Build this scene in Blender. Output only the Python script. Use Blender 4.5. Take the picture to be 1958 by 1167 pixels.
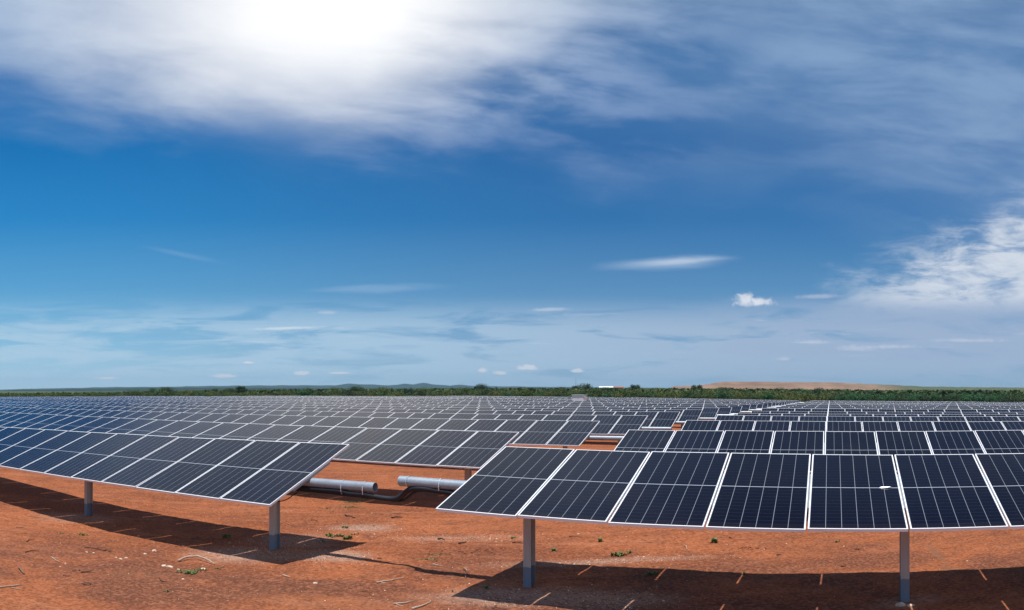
import bpy, bmesh, math, random
import numpy as np
from mathutils import Matrix, Vector, noise
R = math.radians
SC = bpy.context.scene
for o in list(bpy.data.objects): bpy.data.objects.remove(o)

# ------------------------------------------------------------------ camera
CAMH = 2.66                    # camera height over the soil
FR = 1443.17                   # radius of the cylindrical picture, in photo pixels
U0, V0 = 979.0, 747.16         # photo pixel of the straight-ahead point on the horizon
cd = bpy.data.cameras.new("camera"); cam = bpy.data.objects.new("camera", cd)
SC.collection.objects.link(cam); SC.camera = cam
cam.location = (0, 0, CAMH); cam.rotation_euler = (R(90), 0, 0)
cd.type = 'PANO'; cd.panorama_type = 'CENTRAL_CYLINDRICAL'
cd.central_cylindrical_radius = 1.0
cd.central_cylindrical_range_u_min = -U0 / FR
cd.central_cylindrical_range_u_max = (1958 - U0) / FR
cd.central_cylindrical_range_v_min = -(1167 - V0) / FR
cd.central_cylindrical_range_v_max = V0 / FR
cd.clip_start = 0.1; cd.clip_end = 60000

# ------------------------------------------------------------------ node helper
class NT:
    def __init__(s, tree): s.t = tree; s.n = tree.nodes; s.l = tree.links
    def node(s, typ, **kw):
        nd = s.n.new(typ)
        for k, v in kw.items(): setattr(nd, k, v)
        return nd
    def put(s, sock, v):
        if isinstance(v, X): s.l.new(v.o, sock)
        elif isinstance(v, (tuple, list)) and len(v) == 3 and sock.type == 'RGBA': sock.default_value = (*v, 1)
        else: sock.default_value = v
    def math(s, op, *a, clamp=False):
        nd = s.node('ShaderNodeMath', operation=op, use_clamp=clamp)
        for i, v in enumerate(a): s.put(nd.inputs[i], v)
        return X(s, nd.outputs[0])
    def sm(s, v, a, b, lo=0., hi=1.):      # smoothstep map
        nd = s.node('ShaderNodeMapRange', interpolation_type='SMOOTHSTEP')
        for i, q in enumerate((v, a, b, lo, hi)): s.put(nd.inputs[i], q)
        return X(s, nd.outputs[0])
    def lin(s, v, a, b, lo=0., hi=1.):
        nd = s.node('ShaderNodeMapRange')
        for i, q in enumerate((v, a, b, lo, hi)): s.put(nd.inputs[i], q)
        return X(s, nd.outputs[0])
    def mix(s, f, a, b, bt='MIX'):
        nd = s.node('ShaderNodeMix', data_type='RGBA', blend_type=bt)
        s.put(nd.inputs[0], f); s.put(nd.inputs[6], a); s.put(nd.inputs[7], b)
        return X(s, nd.outputs[2])
    def vec(s, x, y, z=0.):
        nd = s.node('ShaderNodeCombineXYZ')
        for i, q in enumerate((x, y, z)): s.put(nd.inputs[i], q)
        return X(s, nd.outputs[0])
    def sep(s, v):
        nd = s.node('ShaderNodeSeparateXYZ'); s.put(nd.inputs[0], v)
        return [X(s, o) for o in nd.outputs]
    def noise(s, v, scale=1., detail=4., rough=.5, dist=0., lac=2.):
        nd = s.node('ShaderNodeTexNoise', noise_dimensions='3D')
        s.put(nd.inputs['Vector'], v); s.put(nd.inputs['Scale'], scale); s.put(nd.inputs['Detail'], detail)
        s.put(nd.inputs['Roughness'], rough); s.put(nd.inputs['Distortion'], dist); s.put(nd.inputs['Lacunarity'], lac)
        return X(s, nd.outputs[0])
    def voro(s, v, scale=1., feature='F1', rand=1.):
        nd = s.node('ShaderNodeTexVoronoi', feature=feature)
        s.put(nd.inputs['Vector'], v); s.put(nd.inputs['Scale'], scale); s.put(nd.inputs['Randomness'], rand)
        return X(s, nd.outputs[0]), X(s, nd.outputs[1])
    def ramp(s, f, stops, interp='LINEAR'):
        nd = s.node('ShaderNodeValToRGB'); cr = nd.color_ramp; cr.interpolation = interp
        while len(cr.elements) < len(stops): cr.elements.new(.5)
        for e, (p, c) in zip(cr.elements, stops): e.position = p; e.color = (*c, 1)
        s.put(nd.inputs[0], f)
        return X(s, nd.outputs[0])
    def bump(s, h, strength=.5, dist=.1):
        nd = s.node('ShaderNodeBump'); s.put(nd.inputs['Height'], h)
        nd.inputs['Strength'].default_value = strength; nd.inputs['Distance'].default_value = dist
        return X(s, nd.outputs[0])
class X:
    def __init__(s, nt, o): s.nt = nt; s.o = o
    def __add__(a, b): return a.nt.math('ADD', a, b)
    def __sub__(a, b): return a.nt.math('SUBTRACT', a, b)
    def __mul__(a, b): return a.nt.math('MULTIPLY', a, b)
    def __truediv__(a, b): return a.nt.math('DIVIDE', a, b)
    __radd__ = __add__; __rmul__ = __mul__
    def __rsub__(a, b): return a.nt.math('SUBTRACT', b, a)
    def abs(a): return a.nt.math('ABSOLUTE', a)
    def max(a, b): return a.nt.math('MAXIMUM', a, b)
    def min(a, b): return a.nt.math('MINIMUM', a, b)
    def pow(a, b): return a.nt.math('POWER', a, b)
    def clamp(a): return a.nt.math('ADD', a, 0., clamp=True)

def lin3(r, g, b):             # sRGB 0..255 to linear
    f = lambda c: (c / 255 / 12.92) if c / 255 <= .04045 else ((c / 255 + .055) / 1.055) ** 2.4
    return (f(r), f(g), f(b))

# ------------------------------------------------------------------ sun
SUND = Vector((-.155, -.145, 1)).normalized()       # towards the sun, nearly overhead
SUN_EL = math.asin(SUND.z); SUN_AZ = math.atan2(SUND.x, SUND.y)
sl = bpy.data.lights.new("sun", 'SUN'); so = bpy.data.objects.new("sun", sl); SC.collection.objects.link(so)
sl.energy = 5.0; sl.angle = R(.55); sl.color = (1, .95, .88)
so.rotation_euler = SUND.to_track_quat('Z', 'Y').to_euler(); so.location = (0, 0, 50)

# ------------------------------------------------------------------ sky
W = bpy.data.worlds.new("World"); SC.world = W; W.use_nodes = True
def build_sky():
    t = NT(W.node_tree); t.n.clear()
    tc = t.node('ShaderNodeTexCoord'); gx, gy, gz = t.sep(X(t, tc.outputs['Generated']))
    az = t.math('ARCTAN2', gx, gy)
    hor = (gx * gx + gy * gy).max(1e-4).pow(.5)
    te = gz / hor
    te = te.min(2.2)
    # thousandths of the unrolled sky: P runs along the horizon, H downwards from high to the horizon
    P = az * (FR / 1000) + U0 / 1000
    H = V0 / 1000 - te * (FR / 1000)
    sky = t.node('ShaderNodeTexSky', sky_type='NISHITA', sun_disc=False, sun_elevation=SUN_EL,
                 sun_rotation=SUN_AZ % (2 * math.pi), altitude=1100, air_density=1., dust_density=.5, ozone_density=2.)
    nish = t.mix(1., X(t, sky.outputs[0]), (.1, .1, .1), 'MULTIPLY')
    def q(h): return (h + 1.0) / 2.0
    hh = t.lin(H, -1., 1.)
    left = t.ramp(hh, [(q(-1.), lin3(30, 124, 208)), (q(-.3), lin3(8, 98, 172)), (q(.1), lin3(0, 99, 169)), (q(.28), lin3(0, 113, 182)), (q(.42), lin3(28, 132, 198)),
                       (q(.55), lin3(84, 160, 210)), (q(.66), lin3(136, 192, 224)), (q(.747), lin3(186, 218, 234)), (q(.80), lin3(150, 150, 140))])
    right = t.ramp(hh, [(q(-1.), lin3(14, 34, 66)), (q(-.3), lin3(30, 68, 118)), (q(.1), lin3(52, 108, 164)), (q(.28), lin3(38, 101, 163)), (q(.42), lin3(40, 111, 172)),
                        (q(.55), lin3(84, 140, 188)), (q(.66), lin3(124, 164, 202)), (q(.747), lin3(146, 180, 206)), (q(.80), lin3(130, 130, 124))])
    base = t.mix(t.sm(P, -.1, 1.25), left, right)
    base = t.mix(.03, base, nish)
    # slow wobble shared by the cloud edges
    v1 = t.vec(P * 1., H * 2.2, 1.3)
    n1 = t.noise(v1, 2.2, 5, .5, .2)
    n2 = t.noise(t.vec(P * .9 + H * .9, H * 3.4 - P * .55, 4.), 3.4, 6, .56, .25)      # streaks, rising to the right
    n3 = t.noise(t.vec(P, H * 7., 9.), 5., 7, .6, .5)                             # flat wisps
    n4 = t.noise(t.vec(P, H * 1.3, 2.), 14., 6, .6, .3)                           # puffs
    col = base
    # wide veil over the right half
    veil = t.sm(P + (n1 - .5) * 1.0, .95, 1.75) * t.sm(H + (n1 - .5) * .3 - (P - 1.5).max(0.) * .35, .50, .10) 
    veil = (veil * (.36 + t.sm(n2, .34, .70) * .55)).clamp()
    veil = veil * t.sm(H, -.8, -.1, .12, 1.)
    col = t.mix(veil * .86, col, lin3(142, 170, 206))
    mid = t.sm((P - .98).abs() , .55, .1) * t.sm(H + (n1 - .5) * .35, .37, .20) * t.sm(H, -.2, .1)
    col = t.mix((mid * t.sm(n2, .40, .70) * .62).clamp(), col, lin3(150, 172, 210))
    # big bright cloud at the top with the glow in it
    e = t.math('SINE', (P - .0) * 3.2) * .10 + .135
    edge = t.ramp(t.lin(P, -1., 3.), [(0, (.12,) * 3), (.25, (.13,) * 3), (.30, (.19,) * 3), (.365, (.20,) * 3), (.42, (.215,) * 3), (.455, (.165,) * 3),
                                      (.50, (.10,) * 3), (.54, (.035,) * 3), (.60, (.0,) * 3), (1., (.0,) * 3)], 'EASE')
    es = t.sep(edge)[0]
    fall = es - H + (n1 - .5) * .26 + (n2 - .5) * .20
    top = t.sm(fall, -.14, .17)
    top = top * t.sm(P, 1.5, .95, .30, 1.) 
    top = top * t.sm(H, -1.1, -.25, .09, 1.)
    dg = ((P - .62) * (P - .62) * .75 + (H - .01) * (H - .01) * 1.25).pow(.5) + (n2 - .5) * .10 + (n1 - .5) * .10
    tcol = t.mix(t.sm(dg, .74, .12), lin3(156, 182, 214), lin3(230, 234, 242))
    tcol = t.mix(t.sm(dg, .34, .04), tcol, (1.06, 1.06, 1.06))
    col = t.mix((top * (.55 + n2 * .75)).clamp() * .97, col, tcol)
    gl = t.sm(dg, .42, .0).pow(2.2) * t.sm(H, -1.0, -.2, .3, 1.)
    col = t.mix(gl * .85, col, (1.12, 1.12, 1.12))
    # flat wisps towards the horizon
    low = t.sm(H, .56, .64) * t.sm(H, .80, .70)
    wl = (low * t.sm(n3 + t.sm(P, .1, 1.2) * .10, .39, .60)).clamp()
    col = t.mix(wl * .68, col, t.mix(t.sm(P, .6, 1.6), lin3(186, 212, 232), lin3(176, 193, 216)))
    lw2 = t.sm(t.noise(t.vec(P, H * 16., 3.), 7., 5, .6, .4), .60, .74) * t.sm(H, .58, .62) * t.sm(H, .72, .66)
    col = t.mix(lw2 * .5, col, lin3(210, 222, 236))
    # cloud bank low on the right
    n6 = t.noise(t.vec(P, H * 3.2, 12.), 9., 7, .62, .3)
    bk = t.sm(P + (H - .55) * 1.1 + (n1 - .5) * .30 + (n6 - .5) * .34, 1.58, 1.86) * t.sm(H + (n6 - .5) * .06, .615, .572) * t.sm(H + (n6 - .5) * .14 + (P - 1.7) * .35, .43, .56)
    bk = bk * (.50 + t.sm(n6 * .6 + n2 * .4, .36, .56) * .5)
    col = t.mix((bk * 1.0).clamp(), col, t.mix(t.sm(n6, .34, .56), lin3(166, 184, 212), lin3(212, 220, 232)))
    b2 = t.sm(P + (n3 - .5) * .9, 1.25, 1.75) * t.sm(H, .55, .60) * t.sm(H, .745, .66)
    col = t.mix(b2 * .55, col, lin3(160, 178, 208))
    # single small clouds: (centre, half size, softness, opacity, tilt)
    def puff(cp, ch, rp, rh, op, c=(222, 228, 236), soft=.5, slope=0., nz=n4, amt=1.2, flat=False):
        nonlocal col
        dx = (P - cp) * (1 / rp); dy = (H - ch - (P - cp) * slope) * (1 / rh)
        if flat: dy = dy.max(dy * 1.8)
        d = (dx * dx + dy * dy).pow(.5) + (nz - .5) * amt
        col = t.mix(t.sm(d, 1., 1. - soft) * op, col, lin3(*c))
    n5 = t.noise(t.vec(P, H * 1.2, 7.), 60., 5, .62, .4)
    puff(1.283, .503, .165, .0175, .70, (172, 194, 221), 1., -.05, n3, .9)
    puff(1.300, .500, .120, .0085, .50, (206, 218, 234), 1., -.07, n3, .9)
    puff(.345, .486, .10, .008, .22, (150, 184, 216), .9, .20, n3, .8)
    puff(.72, .552, .16, .012, .34, (160, 190, 220), .9, -.02, n3, 1.4)
    puff(.625, .598, .030, .005, .5, (196, 210, 228), .8, 0, n5, .9)
    puff(1.05, .592, .05, .005, .55, (200, 212, 230), .8, -.03, n5, .9)
    puff(1.565, .567, .055, .006, .5, (196, 200, 220), .8, -.03, n5, .8)
    puff(.545, .628, .085, .004, .65, (222, 232, 240), .8, -.03, n5, .9)
    puff(1.436, .580, .052, .0165, .80, (206, 216, 232), .85, 0, n5, 1.9, True)
    puff(1.428, .573, .030, .017, .85, (226, 230, 238), .75, 0, n5, 1.8, True)
    puff(1.455, .579, .022, .011, .70, (230, 233, 240), .8, 0, n5, 1.6, True)
    for cp, ch, rp, rh in ((.575, .715, .020, .007), (.648, .714, .024, .004), (.923, .709, .011, .008), (.956, .714, .018, .007), (1.008, .704, .024, .0085), (1.103, .710, .018, .006),
                           (.475, .694, .016, .004), (.205, .724, .028, .004), (.43, .720, .03, .006)):
        puff(cp, ch, rp, rh, .8, (226, 228, 234), .55, 0, n5, 1.4, True)
    for cp, ch, rp, rh in ((1.555, .655, .040, .007), (1.64, .667, .05, .010), (1.50, .687, .018, .006), (1.70, .664, .08, .006), (1.85, .652, .10, .006)):
        puff(cp, ch, rp, rh, .5, (206, 214, 228), .9, 0, n5, 1.6, True)
    bg = t.node('ShaderNodeBackground'); t.put(bg.inputs[0], col); bg.inputs[1].default_value = 1.0
    out = t.node('ShaderNodeOutputWorld'); t.l.new(bg.outputs[0], out.inputs[0])
build_sky()
SC.view_settings.view_transform = 'Standard'; SC.view_settings.look = 'None'
SC.view_settings.exposure = 0; SC.view_settings.gamma = 1; SC.view_settings.use_curve_mapping = False
SC.cycles.max_bounces = 8; SC.cycles.volume_bounces = 1

# ------------------------------------------------------------------ materials
def mat(name, fn):
    m = bpy.data.materials.new(name); m.use_nodes = True; t = NT(m.node_tree)
    b = m.node_tree.nodes['Principled BSDF']; fn(t, b); return m
def setp(t, b, **kw):
    for k, v in kw.items(): t.put(b.inputs[{'col': 'Base Color', 'rough': 'Roughness', 'metal': 'Metallic', 'spec': 'Specular IOR Level', 'nrm': 'Normal', 'ior': 'IOR',
                                           'coat': 'Coat Weight', 'coatr': 'Coat Roughness'}[k]], v)
def objc(t): return X(t, t.node('ShaderNodeTexCoord').outputs['Object'])
def posw(t): return X(t, t.node('ShaderNodeNewGeometry').outputs['Position'])
def uvc(t): return X(t, t.node('ShaderNodeTexCoord').outputs['UV'])

def m_cells(t, b):
    u, v, _ = t.sep(uvc(t))            # metres from the panel's corner
    x = u - .017; cw = .1833
    y = v - .1
    fx = (t.math('FRACT', x / cw) - .5).abs() * cw                       # cw/2 at the gaps
    gx = t.sm(fx, cw / 2 - .0036, cw / 2 - .0024)
    half = (v - 1.139).abs()
    yy = (half - .008).max(0.)
    fy = (t.math('FRACT', yy / .0925) - .5).abs() * .0925
    gy = t.sm(fy, .04625 - .0018, .04625 - .0008)
    mid = t.sm(half, .0085, .0065)
    fb = (t.math('FRACT', x / (cw / 10)) - .5).abs()
    bus = t.sm(fb, .45, .48) * .008
    brd = t.sm(u, .0185, .0175).max(t.sm(u, 1.1155, 1.1165)).max(t.sm(v, .021, .020)).max(t.sm(v, 2.257, 2.258))
    line = (gx * .62).max(gy * .11).max(mid * 1.).max(brd * .6).max(bus)
    pos = posw(t)
    dust = t.noise(pos, .9, 5, .6)
    cell = t.mix(t.noise(pos, .35, 2), (.0016, .0020, .0075), (.0030, .0036, .0120))
    rnd = X(t, t.node('ShaderNodeObjectInfo').outputs['Random']); cell = t.mix(t.sm(rnd, .2, .9) * .5, cell, (.0016, .0026, .0135))
    c = t.mix(line, cell, (.36, .39, .44))
    c = t.mix(t.sm(dust, .45, .8) * .020 + t.sm(v + (dust - .5) * .12, .16, .02) * .03, c, (.26, .17, .12))
    setp(t, b, col=c, rough=t.lin(dust, .3, .8, .07, .15), ior=1.26, spec=.5)
M = {}
M['cells'] = mat('solar_cells', m_cells)
M['frame'] = mat('anodised_aluminium', lambda t, b: setp(t, b, col=t.mix(t.noise(posw(t), 6., 3), (.80, .81, .83), (.88, .89, .90)), rough=.5, metal=.0))
M['back'] = mat('backsheet', lambda t, b: setp(t, b, col=(.55, .55, .56), rough=.6))
def m_galv(t, b):
    p = objc(t); n = t.noise(p, 3., 5, .6); vx, _ = t.voro(p, 26.)
    c = t.mix(n, (.27, .32, .37), (.40, .46, .51)); c = t.mix(t.sm(vx, .2, .7) * .3, c, (.22, .25, .28)); c = t.mix(t.sm(t.noise(p, 1.6, 4, .6), .52, .7) * .3, c, (.34, .20, .13))
    setp(t, b, col=c, rough=t.lin(n, .3, .7, .42, .58), metal=.35)
M['galv'] = mat('galvanised_steel', m_galv)
def m_post(t, b):
    p = objc(t); z = t.sep(p)[2]
    n = t.noise(t.vec(t.sep(p)[0] * 10, t.sep(p)[1] * 10, z * 1.5), 2., 5, .6)
    c = t.mix(n, (.40, .36, .33), (.56, .52, .48))
    low = t.sm(z + (n - .5) * .03, .29, .27)
    c = t.mix(low, c, t.mix(n, (.14, .18, .24), (.20, .25, .32)))
    setp(t, b, col=c, rough=.6, metal=.1)
M['post'] = mat('weathered_steel_post', m_post)
M['black'] = mat('black_rubber', lambda t, b: setp(t, b, col=t.mix(t.noise(objc(t), 8.), (.012, .013, .018), (.02, .022, .03)), rough=.6, spec=.3))
M['band'] = mat('steel_band', lambda t, b: setp(t, b, col=(.72, .74, .76), rough=.3, metal=.7))
def m_wood(t, b, a, c2):
    p = objc(t); n = t.noise(p, 30., 5, .65); n2 = t.noise(p, 6., 3)
    setp(t, b, col=t.mix((n * .6 + n2 * .5).clamp(), a, c2), rough=.85, nrm=t.bump(n, .6, .01))
M['driftwood'] = mat('bleached_wood', lambda t, b: m_wood(t, b, (.16, .095, .06), (.66, .52, .40)))
M['darkwood'] = mat('dark_bark', lambda t, b: m_wood(t, b, (.015, .009, .007), (.10, .055, .038)))
M['brownwood'] = mat('brown_twig', lambda t, b: m_wood(t, b, (.06, .032, .02), (.30, .19, .13)))
M['stone'] = mat('pale_quartz', lambda t, b: setp(t, b, col=t.mix(t.noise(objc(t), 25., 4), (.50, .33, .21), (.78, .68, .56)), rough=.75))
M['clod'] = mat('dark_clod', lambda t, b: setp(t, b, col=t.mix(t.noise(objc(t), 30., 4), (.06, .022, .013), (.20, .075, .042)), rough=.95))
M['crumb'] = mat('red_crumb', lambda t, b: setp(t, b, col=t.mix(t.noise(objc(t), 3., 2), (.22, .075, .036), (.40, .15, .075)), rough=.95))
M['weed'] = mat('weed_leaf', lambda t, b: setp(t, b, col=t.mix(t.noise(posw(t), 30., 2), (.06, .12, .028), (.13, .20, .055)), rough=.6))
def m_leaf(c1, c2, c3):
    def f(t, b):
        p = posw(t); n = t.noise(p, .35, 3, .6); n2 = t.noise(p, 2.2, 2, .6)
        rnd = X(t, t.node('ShaderNodeObjectInfo').outputs['Random'])
        c = t.mix(t.sm(n2, .3, .7), c1, c2); c = t.mix(t.sm(n * .6 + rnd * .5, .35, .85) * .7, c, c3)
        setp(t, b, col=c, rough=.7, spec=.2)
    return f
M['leafA'] = mat('olive_foliage', m_leaf((.034, .064, .015), (.076, .118, .027), (.11, .125, .038)))
M['leafB'] = mat('dark_foliage', m_leaf((.013, .032, .013), (.030, .060, .020), (.06, .09, .03)))
M['leafC'] = mat('fresh_foliage', m_leaf((.024, .085, .030), (.045, .120, .040), (.04, .10, .045)))
M['trunk'] = mat('trunk_bark', lambda t, b: setp(t, b, col=t.mix(t.noise(objc(t), 8., 4), (.05, .035, .025), (.14, .10, .075)), rough=.9))
M['white'] = mat('white_paint', lambda t, b: setp(t, b, col=t.mix(t.noise(objc(t), 2., 3), (.70, .71, .70), (.80, .80, .79)), rough=.5))
M['cream'] = mat('kiosk_paint', lambda t, b: setp(t, b, col=t.mix(t.noise(objc(t), 2., 3), (.76, .78, .76), (.84, .85, .83)), rough=.5))
M['kroof'] = mat('kiosk_roof', lambda t, b: setp(t, b, col=(.42, .55, .50), rough=.5))
M['redpaint'] = mat('red_wall', lambda t, b: setp(t, b, col=(.30, .14, .10), rough=.7))
M['dark'] = mat('dark_opening', lambda t, b: setp(t, b, col=(.03, .03, .035), rough=.5))
def m_dump(t, b):
    p = posw(t); x, y, z = t.sep(p)
    n = t.noise(t.vec(x * .012, y * .012, z * .09), 1., 6, .62); n2 = t.noise(p, .05, 5, .6)
    c = t.mix(t.sm(n, .3, .7), (.16, .095, .062), (.30, .185, .125)); c = t.mix(t.sm(x / y.max(1.) + (n2 - .5) * .1, .48, .60), c, (.06, .085, .035)); c = t.mix(t.sm(n2, .52, .66) * .35, c, (.12, .12, .05))
    setp(t, b, col=c, rough=.95)
M['dump'] = mat('mine_dump_soil', m_dump)
def m_hill(c1, c2):
    def f(t, b):
        p = posw(t); n = t.noise(p, .004, 6, .6); n2 = t.noise(p, .03, 4, .6)
        setp(t, b, col=t.mix(t.sm(n * .6 + n2 * .4, .35, .65), c1, c2), rough=.95, spec=.1)
    return f
M['hill'] = mat('wooded_hill', m_hill((.010, .024, .014), (.022, .042, .020)))
M['plainwood'] = mat('far_bush', m_hill((.035, .06, .02), (.08, .11, .04)))

# ------------------------------------------------------------------ mesh helpers
class MB:
    def __init__(s): s.v = []; s.f = []; s.m = []; s.uv = []
    def add(s, vs, fs, mi=0, uvs=None):
        b = len(s.v); s.v += [tuple(p) for p in vs]
        for k, f in enumerate(fs):
            s.f.append([b + i for i in f]); s.m.append(mi); s.uv.append(uvs[k] if uvs else None)
    def box(s, c, h, mi=0, M4=None, taper=None):
        vs = [Vector((c[0] + sx * h[0], c[1] + sy * h[1], c[2] + sz * h[2])) for sz in (-1, 1) for sy in (-1, 1) for sx in (-1, 1)]
        if M4: vs = [M4 @ v for v in vs]
        s.add(vs, [(0, 2, 3, 1), (4, 5, 7, 6), (0, 1, 5, 4), (2, 6, 7, 3), (0, 4, 6, 2), (1, 3, 7, 5)], mi)
    def tube(s, path, rad, n=10, mi=0, cap=True, inner=None):
        rad = rad if isinstance(rad, (list, tuple)) else [rad] * len(path)
        P_ = [Vector(p) for p in path]; rings = []; up = Vector((0, 0, 1))
        for i, p in enumerate(P_):
            d = (P_[min(i + 1, len(P_) - 1)] - P_[max(i - 1, 0)]).normalized()
            a = d.cross(up) if abs(d.z) < .95 else d.cross(Vector((0, 1, 0)))
            a.normalize(); b = a.cross(d).normalized()
            rings.append([p + (a * math.cos(2 * math.pi * (k + .5) / n) + b * math.sin(2 * math.pi * (k + .5) / n)) * rad[i] for k in range(n)])
        vs = [q for r in rings for q in r]; fs = []
        for i in range(len(P_) - 1):
            for k in range(n): fs.append((i * n + k, i * n + (k + 1) % n, (i + 1) * n + (k + 1) % n, (i + 1) * n + k))
        if cap: fs.append(tuple(range(n - 1, -1, -1))); fs.append(tuple((len(P_) - 1) * n + k for k in range(n)))
        s.add(vs, fs, mi)
    def mesh(s, name, mats, smooth=False):
        me = bpy.data.meshes.new(name); me.from_pydata(s.v, [], s.f)
        for m_ in mats: me.materials.append(m_)
        me.polygons.foreach_set('material_index', s.m)
        if any(u for u in s.uv):
            uvl = me.uv_layers.new(name='UVMap'); dat = []
            for f, u in zip(s.f, s.uv):
                for k in range(len(f)): dat += list(u[k]) if u else [-1., -1.]
            uvl.data.foreach_set('uv', dat)
        if smooth: me.polygons.foreach_set('use_smooth', [True] * len(me.polygons))
        me.update(); return me
def link(name, me, parent=None, M4=None):
    o = bpy.data.objects.new(name, me); SC.collection.objects.link(o)
    if parent: o.parent = parent
    if M4 is not None: o.matrix_local = M4
    return o
def empty(name, loc, rz=0):
    o = bpy.data.objects.new(name, None); SC.collection.objects.link(o); o.location = loc; o.rotation_euler = (0, 0, rz); o.empty_display_size = .3
    return o
def tag(o, label=None, cat=None, group=None, kind=None):
    if label: o['label'] = label
    if cat: o['category'] = cat
    if group: o['group'] = group
    if kind: o['kind'] = kind
    return o

# ------------------------------------------------------------------ terrain
YAW = -.4212                                             # rows run this way
AX = (math.cos(YAW), math.sin(YAW)); PX = (-math.sin(YAW), math.cos(YAW))
def sd(s, d): return (s * AX[0] + d * PX[0], s * AX[1] + d * PX[1])
_u = np.array([-6000, -400, 0, 500, 1000, 1300, 1570, 1958, 2400, 8000]); _s = np.array([.004, .004, .0042, .0024, .0022, .0056, .0096, .0112, .0112, .0112])
def GH(x, y):
    x = np.asarray(x, float); y = np.asarray(y, float)
    r = np.hypot(x, y); u = U0 + FR * np.arctan2(x, np.maximum(y, -1e9))
    sig = sum(np.interp(u + k, _u, _s) for k in (-120, -60, 0, 60, 120)) / 5
    reff = np.minimum(r, 260 + np.maximum(r - 260, 0) * .0)
    g = -sig * np.maximum(reff - 14, 0) - .25 * np.exp(-((x + 9) ** 2 + (y - 16) ** 2) / 60)
    g = g - .018 * np.maximum(0, np.minimum(r, 15) - 8) * 0
    return g
def gh(x, y): return float(GH(x, y))
def gp(u, v):                                            # photo pixel -> point on the soil
    a = (u - U0) / FR; r = 10.
    for _ in range(30): r = (CAMH - gh(r * math.sin(a), r * math.cos(a))) * FR / (v - V0)
    x, y = r * math.sin(a), r * math.cos(a)
    return Vector((x, y, gh(x, y)))
def vnoise(x, y, seed, scale):
    rs = np.random.RandomState(seed); G = rs.rand(256, 256); x = x * scale; y = y * scale
    xi = np.floor(x).astype(int); yi = np.floor(y).astype(int); fx = x - xi; fy = y - yi
    fx = fx * fx * (3 - 2 * fx); fy = fy * fy * (3 - 2 * fy)
    g = lambda a, b: G[a % 256, b % 256]
    return (g(xi, yi) * (1 - fx) + g(xi + 1, yi) * fx) * (1 - fy) + (g(xi, yi + 1) * (1 - fx) + g(xi + 1, yi + 1) * fx) * fy - .5
def micro(x, y):
    return (vnoise(x, y, 1, .9) * .030 + vnoise(x, y, 2, 2.4) * .020 + vnoise(x, y, 3, 6.) * .012 + vnoise(x, y, 4, 13.) * .006)
def axis_pts(lo, hi, step, far, grow=1.22):
    a = list(np.arange(lo, hi + 1e-6, step)); s_ = step; L_ = [a[0]]; 
    while L_[-1] > -far: s_ *= grow; L_.append(L_[-1] - s_)
    s_ = step; H_ = [a[-1]]
    while H_[-1] < far: s_ *= grow; H_.append(H_[-1] + s_)
    return np.array(L_[::-1][:-1] + a + H_[1:])

def m_soil(t, b):
    p = posw(t); x, y, z = t.sep(p)
    big = t.noise(t.vec(x, y * 1.6, 0.), .28, 4, .6, .4)
    med = t.noise(p, 1.7, 6, .62)
    fine = t.noise(p, 19., 6, .72)
    grit, gc = t.voro(p, 42.)
    c = t.mix(t.sm(big, .36, .62), (.225, .066, .024), (.345, .106, .038))
    c = t.mix(t.sm(med, .46, .66) * .55, c, (.155, .055, .030))
    strk = t.noise(t.vec(x * .5, y * 2.6, 5.), 1.1, 6, .65, .3)
    c = t.mix(t.sm(strk, .50, .66) * .45, c, (.42, .165, .085)); c = t.mix(t.sm(strk, .44, .32) * .45, c, (.15, .052, .027))
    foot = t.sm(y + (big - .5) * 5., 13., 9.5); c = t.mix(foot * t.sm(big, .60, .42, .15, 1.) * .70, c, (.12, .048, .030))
    c = t.mix(t.sm(fine, .46, .66) * .50, c, (.52, .20, .10)); mid_ = t.noise(p, 6., 5, .7); c = t.mix(t.sm(mid_, .47, .34) * .55, c, (.12, .042, .022)); c = t.mix(t.sm(mid_, .56, .68) * .35, c, (.50, .21, .11))
    c = t.mix(t.sm(fine, .49, .36) * .62, c, (.085, .028, .015))
    c = t.mix(t.sm(grit, .18, .08) * .5 * t.sm(t.noise(p, 2.2, 3), .45, .6), c, (.66, .40, .26))
    g2, _ = t.voro(p, 17.); c = t.mix(t.sm(g2, .12, .06) * .7 * t.sm(t.noise(p, 1.3, 3), .45, .56), c, (.07, .025, .015))
    # concrete grit spilled round the post feet, worn tracks, a painted-on shadow
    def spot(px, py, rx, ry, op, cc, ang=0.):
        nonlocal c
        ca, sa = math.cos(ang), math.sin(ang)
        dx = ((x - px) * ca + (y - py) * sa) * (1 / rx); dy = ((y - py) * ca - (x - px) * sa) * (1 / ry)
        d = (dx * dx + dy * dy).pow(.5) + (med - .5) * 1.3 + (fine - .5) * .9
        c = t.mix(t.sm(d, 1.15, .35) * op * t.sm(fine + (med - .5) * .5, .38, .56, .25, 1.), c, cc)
    for u_, v_, rx, ry, op in GRIT:
        q = gp(u_, v_); spot(q.x, q.y, rx * 1.3, ry * 1.7, min(1., op * 1.1), (.40, .27, .205), 0)
    for u_, v_, rx, ry, op, an in SHADE_AND_SOIL:
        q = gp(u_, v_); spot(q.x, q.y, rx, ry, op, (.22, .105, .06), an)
    # beyond the fence of the field: scrub
    r_ = (x * x + y * y).pow(.5)
    scrub = t.sm(r_ + (big - .5) * 20., 205., 235.)
    farn = t.noise(p, .02, 5, .6)
    c = t.mix(scrub, c, t.mix(t.sm(farn, .4, .65), (.045, .075, .022), (.10, .12, .045)))
    h = fine * .35 + med * .6 + t.sm(grit, .3, .05) * .12
    setp(t, b, col=c, rough=.95, spec=.15, nrm=t.bump(h, .9, .05))
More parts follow.
